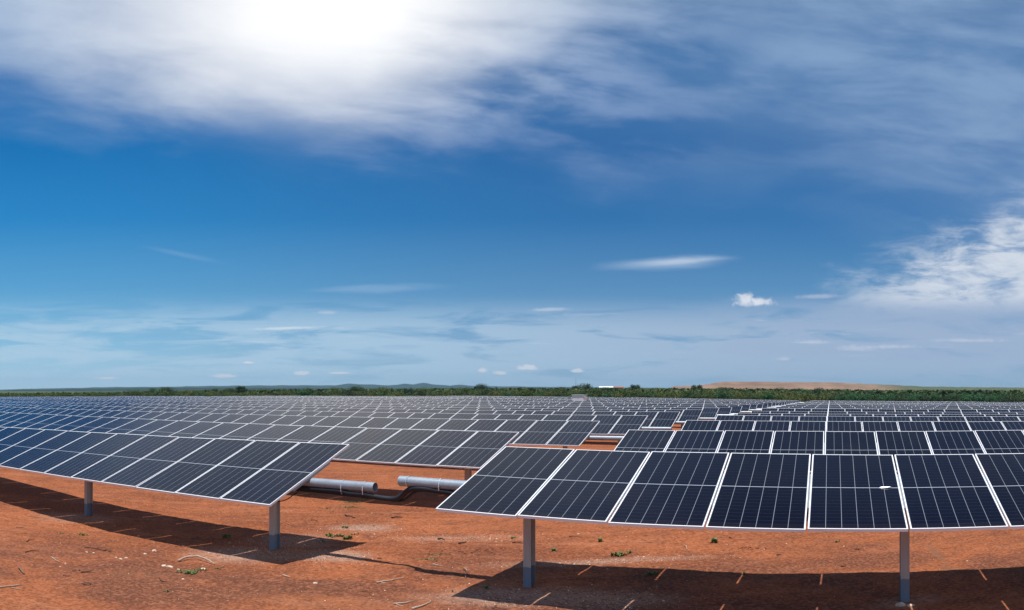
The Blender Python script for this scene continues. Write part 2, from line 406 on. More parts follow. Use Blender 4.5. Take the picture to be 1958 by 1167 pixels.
GRIT = [(470, 1062, .9, .45, .75), (640, 1064, .55, .35, .8), (560, 1035, .8, .5, .55), (690, 1010, .7, .35, .6), (1010, 1140, 1.2, .35, .7), (1180, 1150, .8, .3, .55), (1150, 1075, 1.6, .16, .45), (880, 1030, 1.2, .25, .3), (150, 990, 1.0, .5, .45), (1740, 1150, .5, .2, .4)]
SHADE_AND_SOIL = [(1790, 1060, .10, .9, .75, -.35), (1815, 1090, .16, .35, .7, -.2), (640, 1150, 1.3, .5, .30, 0), (900, 1110, .8, .3, .22, .1), (280, 1105, .9, .4, .25, 0)]  # brown patches; the first two paint a tapering shadow into the soil colour
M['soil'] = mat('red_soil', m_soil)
def build_ground():
    xs = axis_pts(-9.5, 8.5, .045, 26000); ys = axis_pts(8.6, 17., .045, 26000)
    XX, YY = np.meshgrid(xs, ys); r = np.hypot(XX, YY)
    near = np.exp(-np.maximum(r - 18, 0) / 14)
    Z = GH(XX, YY) + micro(XX, YY) * near * 1.0
    # far ground levels out a little below the field so that the horizon stays where it is
    n, m = XX.shape
    co = np.stack([XX.ravel(), YY.ravel(), Z.ravel()], 1)
    idx = np.arange(n * m).reshape(n, m)
    q = np.stack([idx[:-1, :-1], idx[:-1, 1:], idx[1:, 1:], idx[1:, :-1]], -1).reshape(-1, 4)
    me = bpy.data.meshes.new('ground'); me.vertices.add(len(co)); me.vertices.foreach_set('co', co.ravel())
    me.loops.add(q.size); me.loops.foreach_set('vertex_index', q.ravel().astype(np.int32))
    me.polygons.add(len(q)); me.polygons.foreach_set('loop_start', (np.arange(len(q)) * 4).astype(np.int32))
    me.polygons.foreach_set('loop_total', np.full(len(q), 4, np.int32)); me.update(calc_edges=True); me.validate()
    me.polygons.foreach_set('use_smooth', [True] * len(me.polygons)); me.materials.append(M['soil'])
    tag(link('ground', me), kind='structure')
build_ground()

# ------------------------------------------------------------------ solar trackers
PW, PL, PITCH = 1.134, 2.278, 1.160
def add_glass(mb, M4, mt=0, mk=1):
    a, b_ = PW / 2 - .0145, PL / 2 - .0145
    vs = [(-a, -b_, 0), (a, -b_, 0), (a, b_, 0), (-a, b_, 0), (-a, -b_, -.005), (a, -b_, -.005), (a, b_, -.005), (-a, b_, -.005)]
    vs = [M4 @ Vector(v) for v in vs]
    uv = [(PW / 2 + sx * a, PL / 2 + sy * b_) for sx, sy in ((-1, -1), (1, -1), (1, 1), (-1, 1))]
    mb.add(vs, [(0, 1, 2, 3)], mt, [uv]); mb.add(vs, [(3, 2, 1, 0)] and [(7, 6, 5, 4)], mk)
def add_frame(mb, M4, mi=0):
    w = .0075; a, b_ = PW / 2, PL / 2; hz = .0175; cz = -hz + .0015
    for sx in (-1, 1): mb.box((sx * (a - w), 0, cz), (w, b_, hz), mi, M4)
    for sy in (-1, 1): mb.box((0, sy * (b_ - w), cz), (a - 2 * w, w, hz), mi, M4)
I4 = Matrix.Identity(4)
_g = MB(); add_glass(_g, I4); ME_GLASS = _g.mesh('solar_panel', [M['cells'], M['back']])
_g = MB(); add_frame(_g, I4); ME_FRAME = _g.mesh('frame', [M['frame']])
_g = MB(); add_glass(_g, I4); add_frame(_g, I4, 2); ME_PANEL = _g.mesh('solar_panel_framed', [M['cells'], M['back'], M['frame']])
def add_rail(mb, M4, mi=0):             # top hat rail under a joint
    mb.box((0, 0, -.062), (.035, .52, .024), mi, M4); mb.box((0, 0, -.0385), (.052, .50, .0013), mi, M4)
_g = MB(); add_rail(_g, I4); ME_RAIL = _g.mesh('mounting_rail', [M['galv']])
def add_post(mb, top, mi=0, base=-.4):  # I beam, flanges facing across the row
    for sy in (-1, 1): mb.box((0, sy * .078, (top + base) / 2), (.056, .0045, (top - base) / 2), mi)
    mb.box((0, 0, (top + base) / 2), (.004, .0735, (top - base) / 2), mi)
def add_bearing(mb, z, mi=0):
    mb.box((0, .0, z - .13), (.062, .09, .012), mi)
    ring = [(0, .105 * math.cos(a), z + .105 * math.sin(a)) for a in np.linspace(0, 2 * math.pi, 17)]
    for i in range(16):
        p, q = Vector(ring[i]), Vector(ring[i + 1]); mid = (p + q) / 2; ang = math.atan2((q - p).z, (q - p).y)
        mb.box((0, 0, 0), (.03, (q - p).length / 2 + .002, .009), mi, Matrix.Translation(mid) @ Matrix.Rotation(ang, 4, 'X'))
TUBE_DROP = .165; TR = .078
def tube_mesh(L_, over0, over1):
    mb = MB(); n = 12
    xs = [-over0, L_ + over1]
    for rr, flip in ((TR, False), (TR - .006, True)):
        vs = [(x_, rr * math.cos(2 * math.pi * (k + .5) / n), rr * math.sin(2 * math.pi * (k + .5) / n)) for x_ in xs for k in range(n)]
        fs = [((k, (k + 1) % n, n + (k + 1) % n, n + k) if flip else (k, n + k, n + (k + 1) % n, (k + 1) % n)) for k in range(n)]
        mb.add(vs, fs, 0)
    for x_, o in ((xs[0], 1), (xs[1], -1)):
        vs = [(x_, rr * math.cos(2 * math.pi * (k + .5) / n), rr * math.sin(2 * math.pi * (k + .5) / n)) for rr in (TR, TR - .006) for k in range(n)]
        fs = [(k, (k + 1) % n, n + (k + 1) % n, n + k) for k in range(n)]
        mb.add(vs, fs if o > 0 else [f[::-1] for f in fs], 0)
    return mb
def tracker(s0, d0, zc, n, dirn, tilt, slope, label, detail, posts, overs=(1.25, 1.25), yaw=0., grp='rows of tilted solar panels'):
    """s0,d0: the table's end next to the aisle; panels run from there by dirn (+1 right, -1 left)."""
    x0, y0 = sd(s0, d0)
    g0 = gh(x0, y0)
    root = empty('solar_tracker', (x0, y0, g0), YAW + yaw); tag(root, label, 'solar panels', grp)
    SL = Matrix.Translation((0, 0, zc - g0)) @ Matrix.Rotation(-slope, 4, 'Y')
    TM = Matrix.Rotation(tilt, 4, 'X')
    L_ = n * PITCH
    T = SL @ Matrix.Translation((0, 0, -TUBE_DROP))
    mb = tube_mesh(L_, overs[0], overs[1]) if dirn > 0 else tube_mesh(L_, overs[1], overs[0])
    off = 0 if dirn > 0 else -L_
    link('torque_tube', mb.mesh('torque_tube', [M['galv']], True), root, T @ Matrix.Translation((off, 0, 0)))
    mesh_post = {}
    for q in posts:
        lx = dirn * q
        wx, wy = x0 + lx * math.cos(YAW + yaw), y0 + lx * math.sin(YAW + yaw)
        gz = gh(wx, wy) - g0
        top = (zc - g0) + lx * math.tan(slope) - TUBE_DROP - TR - .012 - gz
        pm = MB(); add_post(pm, top)
        po = link('post', pm.mesh('post', [M['post']]), root, Matrix.Translation((lx, 0, gz)))
        if detail > 1:
            bm_ = MB(); add_bearing(bm_, top + TR + .02); link('bearing', bm_.mesh('bearing', [M['galv']]), po)
    rnd = random.Random(int(d0 * 10) + n)
    for i in range(n):
        lx = dirn * (i + .5) * PITCH
        Mx = SL @ Matrix.Translation((lx, 0, 0)) @ TM @ Matrix.Rotation(rnd.uniform(-.005, .005), 4, 'X') @ Matrix.Rotation(rnd.uniform(-.005, .005), 4, 'Y')
        if detail > 1:
            o = link('solar_panel', ME_GLASS, root, Mx); link('frame', ME_FRAME, o)
        else: link('solar_panel', ME_PANEL, root, Mx)
    if detail > 0:
        for i in range(n + 1):
            lx = dirn * i * PITCH + (0 if 0 < i < n else (dirn * .06 if i == 0 else -dirn * .06))
            link('mounting_rail', ME_RAIL, root, SL @ Matrix.Translation((lx, 0, 0)) @ TM)
    return root
# front row, the two measured ones
tracker(-8.01, 9.80, CAMH - 1.378, 14, -1, .377, .014, 'front row solar panels left of the gap, long sharp shadow on bare red soil', 2, [.86, 6.67, 12.6], (1.27, 0))
tracker(-4.90, 9.58, CAMH - 1.203, 11, 1, .294, -.006, 'front row solar panels right of the gap, largest panels in the picture', 2, [.87, 5.85, 10.8], (1.23, 0))
ORD = ['first', 'second', 'third', 'fourth', 'fifth', 'sixth', 'seventh', 'eighth', 'ninth', 'tenth', 'eleventh', 'twelfth', 'thirteenth', 'fourteenth', 'fifteenth', 'sixteenth', 'seventeenth', 'eighteenth', 'nineteenth', 'twentieth',
       'twenty-first', 'twenty-second', 'twenty-third', 'twenty-fourth', 'twenty-fifth', 'twenty-sixth', 'twenty-seventh', 'twenty-eighth', 'twenty-ninth', 'thirtieth']
def rowd(k): return [9.7, 16.3, 23.6, 30.5, 37.5][k] if k < 5 else 37.5 + 7.0 * (k - 4)
NM = 38; LT = NM * PITCH
rr_ = random.Random(5)
# far tables: whole tracker in one mesh, copied
def far_mesh(n=NM):
    mb = MB()
    for i in range(n):
        Mx = Matrix.Translation(((i + .5) * PITCH, 0, 0)) @ Matrix.Rotation(.302 + rr_.uniform(-.008, .008), 4, 'X') @ Matrix.Rotation(rr_.uniform(-.006, .006), 4, 'Y')
        add_glass(mb, Mx, 0, 1); add_frame(mb, Mx, 2)
    mb.tube([(-1.2, 0, -TUBE_DROP), (n * PITCH + 1.2, 0, -TUBE_DROP)], TR, 8, 3)
    for q in np.arange(1., n * PITCH, 5.8):
        mb.box((q, 0, -1.1), (.05, .08, .86), 4)
    return mb.mesh('solar_tracker', [M['cells'], M['back'], M['frame'], M['galv'], M['post']])
ME_FAR = far_mesh()
COLS = [(-7.75, -1, 'left of the main aisle'), (-4.76, 1, 'right of the main aisle'), (-7.75 - LT - 3, -1, 'second block left of the main aisle'),
        (-7.75 - 2 * (LT + 3), -1, 'third block left of the main aisle'), (-7.75 - 3 * (LT + 3), -1, 'fourth block left of the main aisle'), (-4.76 + LT + 3, 1, 'far right block')]
def in_view(s_, d_): 
    a = math.atan2(s_, d_) ; return -1.115 - .04 < a < .262 + .03
far_src = None
for k in range(1, 32):
    d = rowd(k)
    for ci, (s0, dr, where) in enumerate(COLS):
        ss = [s0 + dr * LT * f for f in np.linspace(0, 1, 25)]
        vis = [q for q in ss if in_view(q, d) and math.hypot(q, d) < 206]
        if len(vis) < 2: continue
        if math.hypot((min(ss) + max(ss)) / 2, d) > 206 and ci != 4: continue
        lab = '%s row of solar panels from the front, %s' % (ORD[k] if k < 30 else 'last', where)
        up = .07 if (dr > 0 and k < 4) else 0.
        if k <= 5 and ci != 2:
            # only the stretch that can be seen
            n = NM
            if dr < 0:
                while n > 6 and not in_view(s0 - (n - 5) * PITCH, d): n -= 1
            else:
                while n > 6 and not in_view(s0 + (n - 5) * PITCH, d): n -= 1
            x0, y0 = sd(s0, d); x1, y1 = sd(s0 + dr * n * PITCH, d)
            z0, z1 = gh(x0, y0), gh(x1, y1)
            H0 = {1: 1.345, 2: 1.33}.get(k, 1.33)
            slope = math.atan2((z1 - z0), (n * PITCH)) * dr
            tracker(s0 + (.17 if (k == 1 and dr < 0) else 0), d, z0 + H0 + up + rr_.uniform(-.015, .015), n, dr, .302 + rr_.uniform(-.012, .012), slope, lab, 2 if k <= 3 else (1 if k == 4 else 0),
                    list(np.arange(.87 + rr_.uniform(0, .2), n * PITCH, 5.8)), (1.25, 1.2))
        else:
            a0 = s0 if dr > 0 else s0 - LT
            x0, y0 = sd(a0, d); x1, y1 = sd(a0 + LT, d)
            z0, z1 = gh(x0, y0), gh(x1, y1)
            if far_src is None: far_src = o = bpy.data.objects.new('solar_tracker', ME_FAR)
            else: o = far_src.copy()
            SC.collection.objects.link(o)
            o.location = (x0, y0, z0 + 1.33 + rr_.uniform(-.06, .06)); o.rotation_euler = (rr_.uniform(-.02, .02), -math.atan2(z1 - z0, LT), YAW)
            tag(o, lab, 'solar panels', 'rows of tilted solar panels')

# polished dome added on the front right panels, turned to make a sun glint
def glint():
    root = [o for o in bpy.data.objects if o.get('label', '').startswith('front row solar panels right')][0]
    ps = [o for o in root.children if o.name.startswith('solar_panel')]
    p = min(ps, key=lambda o: abs(o.location.x - 4.5 * PITCH))
    mb = MB(); nu, nv = 20, 7; vs = [(0, 0, .010)]
    for b_ in range(1, nv + 1):
        f = b_ / nv * math.pi / 2
        vs += [(.085 * math.sin(f) * math.cos(6.2832 * a_ / nu), .013 * math.sin(f) * math.sin(6.2832 * a_ / nu), .010 * math.cos(f)) for a_ in range(nu)]
    fs = [(0, 1 + a_, 1 + (a_ + 1) % nu) for a_ in range(nu)]
    for b_ in range(nv - 1): fs += [(1 + b_ * nu + a_, 1 + (b_ + 1) * nu + a_, 1 + (b_ + 1) * nu + (a_ + 1) % nu, 1 + b_ * nu + (a_ + 1) % nu) for a_ in range(nu)]
    mb.add(vs, fs)
    bpy.context.view_layer.update()
    pw = p.matrix_world @ Vector((.38, 0, .006)); hv = ((cam.location - pw).normalized() + SUND).normalized()
    ax_ = (p.matrix_world.to_3x3() @ Vector((1, 0, 0))).normalized(); ax_ = (ax_ - hv * ax_.dot(hv)).normalized(); ay = hv.cross(ax_)
    MW = Matrix.Translation(pw) @ Matrix((ax_, ay, hv)).transposed().to_4x4()
    o = link('glint_dome', mb.mesh('glint_dome', [mat('polished_metal', lambda t, b: setp(t, b, col=(.95, .95, .95), rough=.30, metal=1.))], True), p, p.matrix_world.inverted() @ MW)
    o['label'] = 'added polished metal dome, turned to make a sun glint'
glint()
# ------------------------------------------------------------------ cable slung under the tubes in the aisle
def tube_pt(s, d0, zc, s0, slope, yaw=0.):
    x, y = sd(s, d0); return Vector((x, y, zc + (s - s0) * math.tan(slope) - TUBE_DROP))
def cable_run(name, pts, rad, label, mat_, cat='cable'):
    C_ = [Vector(p) for p in pts]; out = []
    for i in range(len(C_) - 1):
        p0, p1, p2, p3 = C_[max(i - 1, 0)], C_[i], C_[i + 1], C_[min(i + 2, len(C_) - 1)]
        for k in range(8):
            t_ = k / 8
            out.append(.5 * ((2 * p1) + (p2 - p0) * t_ + (2 * p0 - 5 * p1 + 4 * p2 - p3) * t_ ** 2 + (3 * p1 - p0 - 3 * p2 + p3) * t_ ** 3))
    out.append(C_[-1]); mb = MB(); mb.tube(out, rad, 8)
    return tag(link(name, mb.mesh(name, [mat_], True)), label, cat)
TA = lambda s: tube_pt(s, 9.80, CAMH - 1.378, -8.01, .014)
TB = lambda s: tube_pt(s, 9.58, CAMH - 1.203, -4.90, -.006)
dn = lambda v, z: v + Vector((-.03 * PX[0], -.03 * PX[1], -z))
cable_run('cable', [dn(TA(-9.6), .10), dn(TA(-8.8), .11), dn(TA(-8.3), .10), dn(TA(-7.9), .105), dn(TA(-7.45), .10), dn(TA(-7.2), .125), dn(TA(-6.9), .125), dn(TA(-6.6), .155), dn(TA(-6.3), .14) ,
                    dn(TB(-5.9), .10), dn(TB(-5.42), .10), dn(TB(-5.1), .125), dn(TB(-4.7), .16), dn(TB(-4.2), .12), dn(TB(-3.4), .11)], .042,
          'thick black cable slung under the two steel tubes and across the aisle gap', M['black'])
cable_run('cable', [dn(TA(-9.4), .13), dn(TA(-8.6), .14), dn(TA(-7.7), .14), dn(TA(-7.25), .155), dn(TA(-6.8), .165), dn(TA(-6.5), .175), dn(TA(-6.2), .165),
                    dn(TB(-5.8), .125), dn(TB(-5.35), .125), dn(TB(-4.9), .17), dn(TB(-4.5), .18), dn(TB(-4.0), .17), dn(TB(-3.5), .15)], .022,
          'thinner black cable hanging just below the thick one in the aisle gap', M['black'])
q = TA(-8.15)
cable_run('cable', [q + Vector((-.05, -.1, -.10)), q + Vector((-.12, -.25, -.17)), q + Vector((-.25, -.42, -.26)), q + Vector((-.40, -.52, -.27)), q + Vector((-.6, -.6, -.22))], .008,
          'thin loose black wire drooping under the end of the left front panels', M['black'], 'wire')
def tie(p, rad, parent_label, dz=0.):
    mb = MB(); n = 16; prev = None
    ax = Vector((AX[0], AX[1], 0)); up = Vector((0, 0, 1)); sd_ = ax.cross(up)
    pts = [p + (sd_ * math.cos(a) * rad + up * (math.sin(a) * (rad + dz) - dz)) for a in np.linspace(0, 2 * math.pi, n + 1)]
    for a, b_ in zip(pts[:-1], pts[1:]):
        w = ax * .009; o1 = (a - p).normalized() * .004; o2 = (b_ - p).normalized() * .004
        mb.add([a - w, a + w, b_ + w, b_ - w, a - w + o1, a + w + o1, b_ + w + o2, b_ - w + o2], [(4, 5, 6, 7), (3, 2, 1, 0), (0, 1, 5, 4), (2, 3, 7, 6)])
    return tag(link('cable_tie', mb.mesh('cable_tie', [M['band']])), parent_label, 'cable tie', 'bands round the tubes')
tie(TA(-7.36), TR + .003, 'bright band round the left tube, halfway to its open end', .045); tie(TA(-6.93), TR + .003, 'dark band on the left tube close to its open end', .05)
tie(TB(-5.42), TR + .003, 'bright band round the right tube, nearer the panels', .03); tie(TB(-5.98), TR + .003, 'band at the open end of the right tube', .0)

# ------------------------------------------------------------------ small things on the soil
def stick(px, rad, m, label, cat='stick', lift=.012, arch=0., fork=None, taper=.45):
    P_ = [gp(u, v) for u, v in px]; n = len(P_); rs = random.Random(int(px[0][0] * 7 + px[0][1]))
    fine = []
    for i in range(n - 1):
        for k in range(4):
            q = P_[i].lerp(P_[i + 1], k / 4); fine.append(q)
    fine.append(P_[-1]); L_ = len(fine); out = []; rad_ = []
    for i, q in enumerate(fine):
        t_ = i / (L_ - 1); z = gh(q.x, q.y) + float(micro(np.array(q.x), np.array(q.y)))
        out.append(Vector((q.x + rs.uniform(-1, 1) * rad * .5, q.y + rs.uniform(-1, 1) * rad * .5, z + rad * .6 + lift * .5 + arch * math.sin(t_ * math.pi))))
        rad_.append(rad * (1 - t_ * (1 - taper)) * rs.uniform(.85, 1.15))
    mb = MB(); mb.tube(out, rad_, 7)
    if fork:
        i = int(L_ * fork[0]); b0 = out[i]; d = (out[min(i + 2, L_ - 1)] - out[i]).normalized(); side = Vector((-d.y, d.x, .25)) * fork[1]
        mb.tube([b0, b0 + (d * abs(fork[1]) * .8 + side) * .5, b0 + d * abs(fork[1]) * 1.4 + side], [rad * .6, rad * .45, rad * .25], 6)
    c = sum(out, Vector()) / len(out); mb.v = [tuple(Vector(p) - c) for p in mb.v]
    o = link('stick' if cat == 'stick' else 'twig', mb.mesh(cat, [m], True)); o.location = c
    return tag(o, label, cat, 'dead wood scattered on the soil')
D_, B_, K_ = M['driftwood'], M['brownwood'], M['darkwood']
stick([(341, 1075), (356, 1072.5), (378, 1073), (398, 1077), (411, 1081)], .021, D_, 'thick bleached curved stick beside the green weeds at lower left', arch=.045)
stick([(-14, 1126), (0, 1124), (20, 1122), (40, 1119.5)], .014, D_, 'long pale straight stick cut by the left picture edge', fork=(.2, .10))
stick([(22, 1124), (32, 1126.5), (42, 1127)], .007, D_, 'short grey twig just below the long pale straight stick', 'twig')
stick([(37, 1087), (40, 1094), (46, 1099)], .016, B_, 'stubby curved brown and white stick at lower left', arch=.02)
stick([(48, 1059), (58, 1057), (66, 1054), (75, 1056)], .008, K_, 'wavy dark twig on the far left soil', 'twig')
stick([(51, 1037), (57, 1033), (66, 1034)], .009, K_, 'small dark crooked twig near the left edge', 'twig', fork=(.4, .08))
stick([(99, 1067), (105, 1071), (114, 1075)], .010, D_, 'pale splintered twig on the left soil', 'twig', fork=(.3, .07))
stick([(162, 1049), (175, 1050), (188, 1053), (196, 1054)], .008, K_, 'thin dark stick leading into the pile of dark clods', fork=(.5, .1))
stick([(155, 1097), (163, 1095), (176, 1091)], .008, K_, 'upper of two crossing dark twigs at lower left', 'twig')
stick([(162, 1096), (172, 1096), (182, 1097)], .007, K_, 'lower of two crossing dark twigs at lower left', 'twig')
stick([(157, 1117), (163, 1119.5), (172, 1119.5), (174, 1117), (168, 1115.5), (160, 1116)], .007, K_, 'dark twig bent into a loop at lower left', 'twig')
stick([(305, 1109), (307, 1113), (312, 1115), (319, 1115.3)], .008, K_, 'dark hooked twig on the open soil left of the second post', 'twig')
stick([(120, 1102), (128, 1102.5), (136, 1102)], .006, K_, 'tiny straight dark twig in the left foreground', 'twig')
stick([(659, 987), (665, 990), (672, 990.5), (679, 993)], .017, K_, 'dark bark strip with a pale fleck, right of the left panels', arch=.01)
stick([(749, 991), (757, 989.5), (769, 990.3)], .018, K_, 'dark stick with a bleached end in front of the cable gap')
stick([(594, 995), (602, 994.5), (608, 999)], .009, K_, 'small bent twig just right of the left post', 'twig')
stick([(752, 983.5), (766, 983.5)], .006, K_, 'thin dark splinter above the stick in front of the cable gap', 'twig')
stick([(837, 1033), (844, 1032), (850, 1034)], .017, K_, 'short dark stick under the corner of the right front panels')
stick([(876, 1043), (884, 1042), (891, 1040.5)], .016, K_, 'dark slanting stick between the two posts, nearer the right')
stick([(805, 1027.5), (809, 1031), (814, 1034)], .008, D_, 'small pale forked twig between the two posts', 'twig', fork=(.3, -.06))
stick([(828, 1081), (836, 1083), (846, 1084)], .010, D_, 'pale straight twig on the shaded cable line', 'twig')
stick([(721, 1114), (732, 1112), (748, 1110), (762, 1106), (772, 1104)], .013, D_, 'long forked pale stick in the centre foreground', fork=(.12, -.12))
stick([(753, 1156), (765, 1155.5), (778, 1154.5), (791, 1151.5)], .012, D_, 'pale forked stick at the bottom edge, left one of the pair', fork=(.1, -.10))
stick([(788, 1164), (800, 1161), (812, 1158), (822, 1154)], .015, D_, 'pale thick stick at the bottom edge, right one of the pair')
stick([(542, 1102.5), (548, 1104.5), (555, 1106)], .013, D_, 'short pale chip of wood below the second post', 'wood chip')
stick([(612, 1064), (620, 1062.5), (631, 1063)], .008, K_, 'thin dark twig on the gravel heap right of the second post', 'twig')
stick([(573, 1127), (583, 1128), (592, 1127)], .005, K_, 'faint thin twig in the lower centre left soil', 'twig')
stick([(692, 1130), (702, 1129)], .006, K_, 'tiny dark splinter above the pair of sticks at the bottom edge', 'twig')
stick([(980, 1038), (988, 1037.5), (997, 1038)], .010, K_, 'small dark twig left of the right front post', 'twig')
stick([(1088, 1027), (1096, 1026), (1110, 1027)], .006, K_, 'thin twig on the sunny strip right of the right front post', 'twig')
stick([(1394, 1029), (1400, 1031)], .012, K_, 'small dark stub under the right front panels', 'twig')
stick([(1308, 1045), (1312, 1048), (1313, 1052)], .010, D_, 'small upright pale twig below the right front panels', 'twig', arch=.03)
stick([(1485, 1062), (1494, 1062.5)], .010, K_, 'dark splinter on the sunny strip at right', 'twig')
stick([(1608, 1083), (1618, 1084)], .010, K_, 'dark splinter near the shadow edge at far right', 'twig')
stick([(30, 1009), (48, 1010)], .006, K_, 'faint dark twig high on the left soil', 'twig')
stick([(886, 1087), (889, 1093), (893, 1097), (890, 1104)], .007, D_, 'pale dried stem standing by the shaded cable line', 'twig', arch=.05, fork=(.3, .05))
def lump(px, rx, m, label, cat, n=1, name='stone', spread=0., grp=None, seed=0):
    rs = random.Random(seed + int(px[0])); c = gp(*px); mb = MB()
    for k in range(n):
        o = Vector((rs.gauss(0, spread), rs.gauss(0, spread * .6), 0)); x, y = c.x + o.x, c.y + o.y
        z = gh(x, y) + float(micro(np.array(x), np.array(y))); r_ = rx * rs.uniform(.5, 1.15) if n > 1 else rx
        bm = bmesh.new(); bmesh.ops.create_icosphere(bm, subdivisions=2, radius=1)
        sc = Vector((r_ * rs.uniform(.9, 1.5), r_ * rs.uniform(.7, 1.1), r_ * rs.uniform(.4, .65))); ph = rs.uniform(0, 9)
        for v in bm.verts:
            f = 1 + .45 * noise.noise(v.co * 1.6 + Vector((ph, k, 0)))
            v.co = Vector((v.co.x * sc.x, v.co.y * sc.y, v.co.z * sc.z)) * f
        mb.add([(v.co.x + o.x, v.co.y + o.y, v.co.z + z - c.z + sc.z * .35) for v in bm.verts], [tuple(v.index for v in f.verts) for f in bm.faces]); bm.free()
    o = link(name, mb.mesh(name, [m], False)); o.location = c
    if n > 2: return tag(o, label, cat, kind='stuff')
    return tag(o, label, cat, grp)
SG = 'pale stones lying on the soil'
for px, r_, lb in (((166, 1058), .022, 'small white stone at the left end of the clod pile'), ((179, 1059.5), .020, 'small white stone touching the clod pile'), ((277, 1060.5), .030, 'white pebble pair left of the gravel patch'),
                   ((295, 1054.5), .036, 'largest yellowish stone left of the gravel patch'), ((222, 1067), .024, 'pale stone right below the clod pile'), ((231, 1070), .022, 'pale pebble between the clod pile and the white pebble pair'),
                   ((241, 1068), .026, 'cream stone in the row of pebbles below the clod pile'), ((313, 1082.5), .036, 'flat white stone left of the bleached curved stick'), ((324, 1085), .036, 'white stone just below the bleached curved stick'),
                   ((341, 1091), .026, 'pale stone above the green weeds, under the curved stick'), ((388, 1089.5), .036, 'pinkish stone among the green weeds'), ((350, 1110.5), .020, 'tiny pale pebble below the green weeds'),
                   ((125, 1077), .014, 'tiny white pebble by the splintered twig'), ((603, 1116), .030, 'pale flat stone in the lower centre left'), ((265, 1026.5), .022, 'pale pebble on the edge of the left shadow'),
                   ((711, 983), .018, 'tiny white pebble right of the bark strip'), ((1106, 1021), .016, 'tiny pale pebble right of the right front post'), ((1722, 1157), .05, 'pale stone left of the far right post foot'), ((1741, 1158), .04, 'pinkish stone right of the far right post foot')):
    lump(px, r_, M['stone'], lb, 'stone', grp=SG)
CG = 'crumbled dark clods on the soil'
lump((202, 1053), .040, M['clod'], 'pile of dark broken clods on the left soil', 'soil clods', 9, 'clod_pile', .07, CG)
lump((146, 1092), .022, M['clod'], 'small heap of dark crumbs beside the crossing twigs', 'soil clods', 5, 'clod_pile', .04, CG)
lump((360, 1135), .018, M['clod'], 'single dark clod in the foreground left of the centre', 'soil clods', 2, 'clod_pile', .02, CG)
lump((915, 1054), .022, M['clod'], 'long scatter of dark crumbs left of the right front post', 'soil clods', 26, 'clod_pile', .24, CG)
lump((725, 1068), .026, M['clod'], 'two dark clods between the left post and the cable shadow', 'soil clods', 3, 'clod_pile', .04, CG)
lump((715, 1006), .022, M['clod'], 'small dark clod in front of the cable gap', 'soil clods', 2, 'clod_pile', .02, CG)
lump((1432, 1049), .022, M['clod'], 'scatter of dark crumbs under the right front panels', 'soil clods', 16, 'clod_pile', .13, CG)
lump((340, 1047), .020, M['clod'], 'dark crumbs along the edge of the left shadow', 'soil clods', 10, 'clod_pile', .12, CG)
lump((1640, 1054), .026, M['clod'], 'dark clod on the sunny strip left of the far right post', 'soil clods', 2, 'clod_pile', .02, CG)
lump((955, 1160), .03, M['clod'], 'dark crumbs on the pale gravel at the bottom edge', 'soil clods', 8, 'clod_pile', .12, CG)
def weed(px, n, sp, h, label, seed=1, sx=1.):
    rs = random.Random(seed * 13 + int(px[0])); c = gp(*px); mb = MB()
    for k in range(n):
        bx, by = rs.gauss(0, sp * sx), rs.gauss(0, sp * .6); z = gh(c.x + bx, c.y + by) + float(micro(np.array(c.x + bx), np.array(c.y + by))) - c.z
        if k: mb.tube([(0, 0, .006), (bx * .5, by * .5, .006 + z * .5), (bx, by, z + .006)], .003, 3)
        else: bx = by = 0.; z = .004; mb.tube([(0, 0, -.01), (0, 0, .02)], .005, 4)
        for j in range(rs.randint(4, 7)):
            a = rs.uniform(0, 6.28); l_ = h * rs.uniform(.4, .85); el = rs.uniform(.15, 1.2); w = l_ * rs.uniform(.16, .28)
            d = Vector((math.cos(a) * math.cos(el), math.sin(a) * math.cos(el), math.sin(el))); s_ = Vector((-math.sin(a), math.cos(a), 0)) * w
            b0 = Vector((bx, by, z + .004)); m1 = b0 + d * l_ * .55 + Vector((0, 0, l_ * .1)); tp = b0 + d * l_
            mb.add([b0 - s_ * .25, b0 + s_ * .25, m1 + s_, m1 - s_, tp], [(0, 1, 2, 3), (3, 2, 4)])
    o = link('weed', mb.mesh('weed', [M['weed']])); o.location = c
    if n * sp > .7: return tag(o, label, 'weeds', kind='stuff')
    return tag(o, label, 'weed', 'green weeds sprouting from the soil')
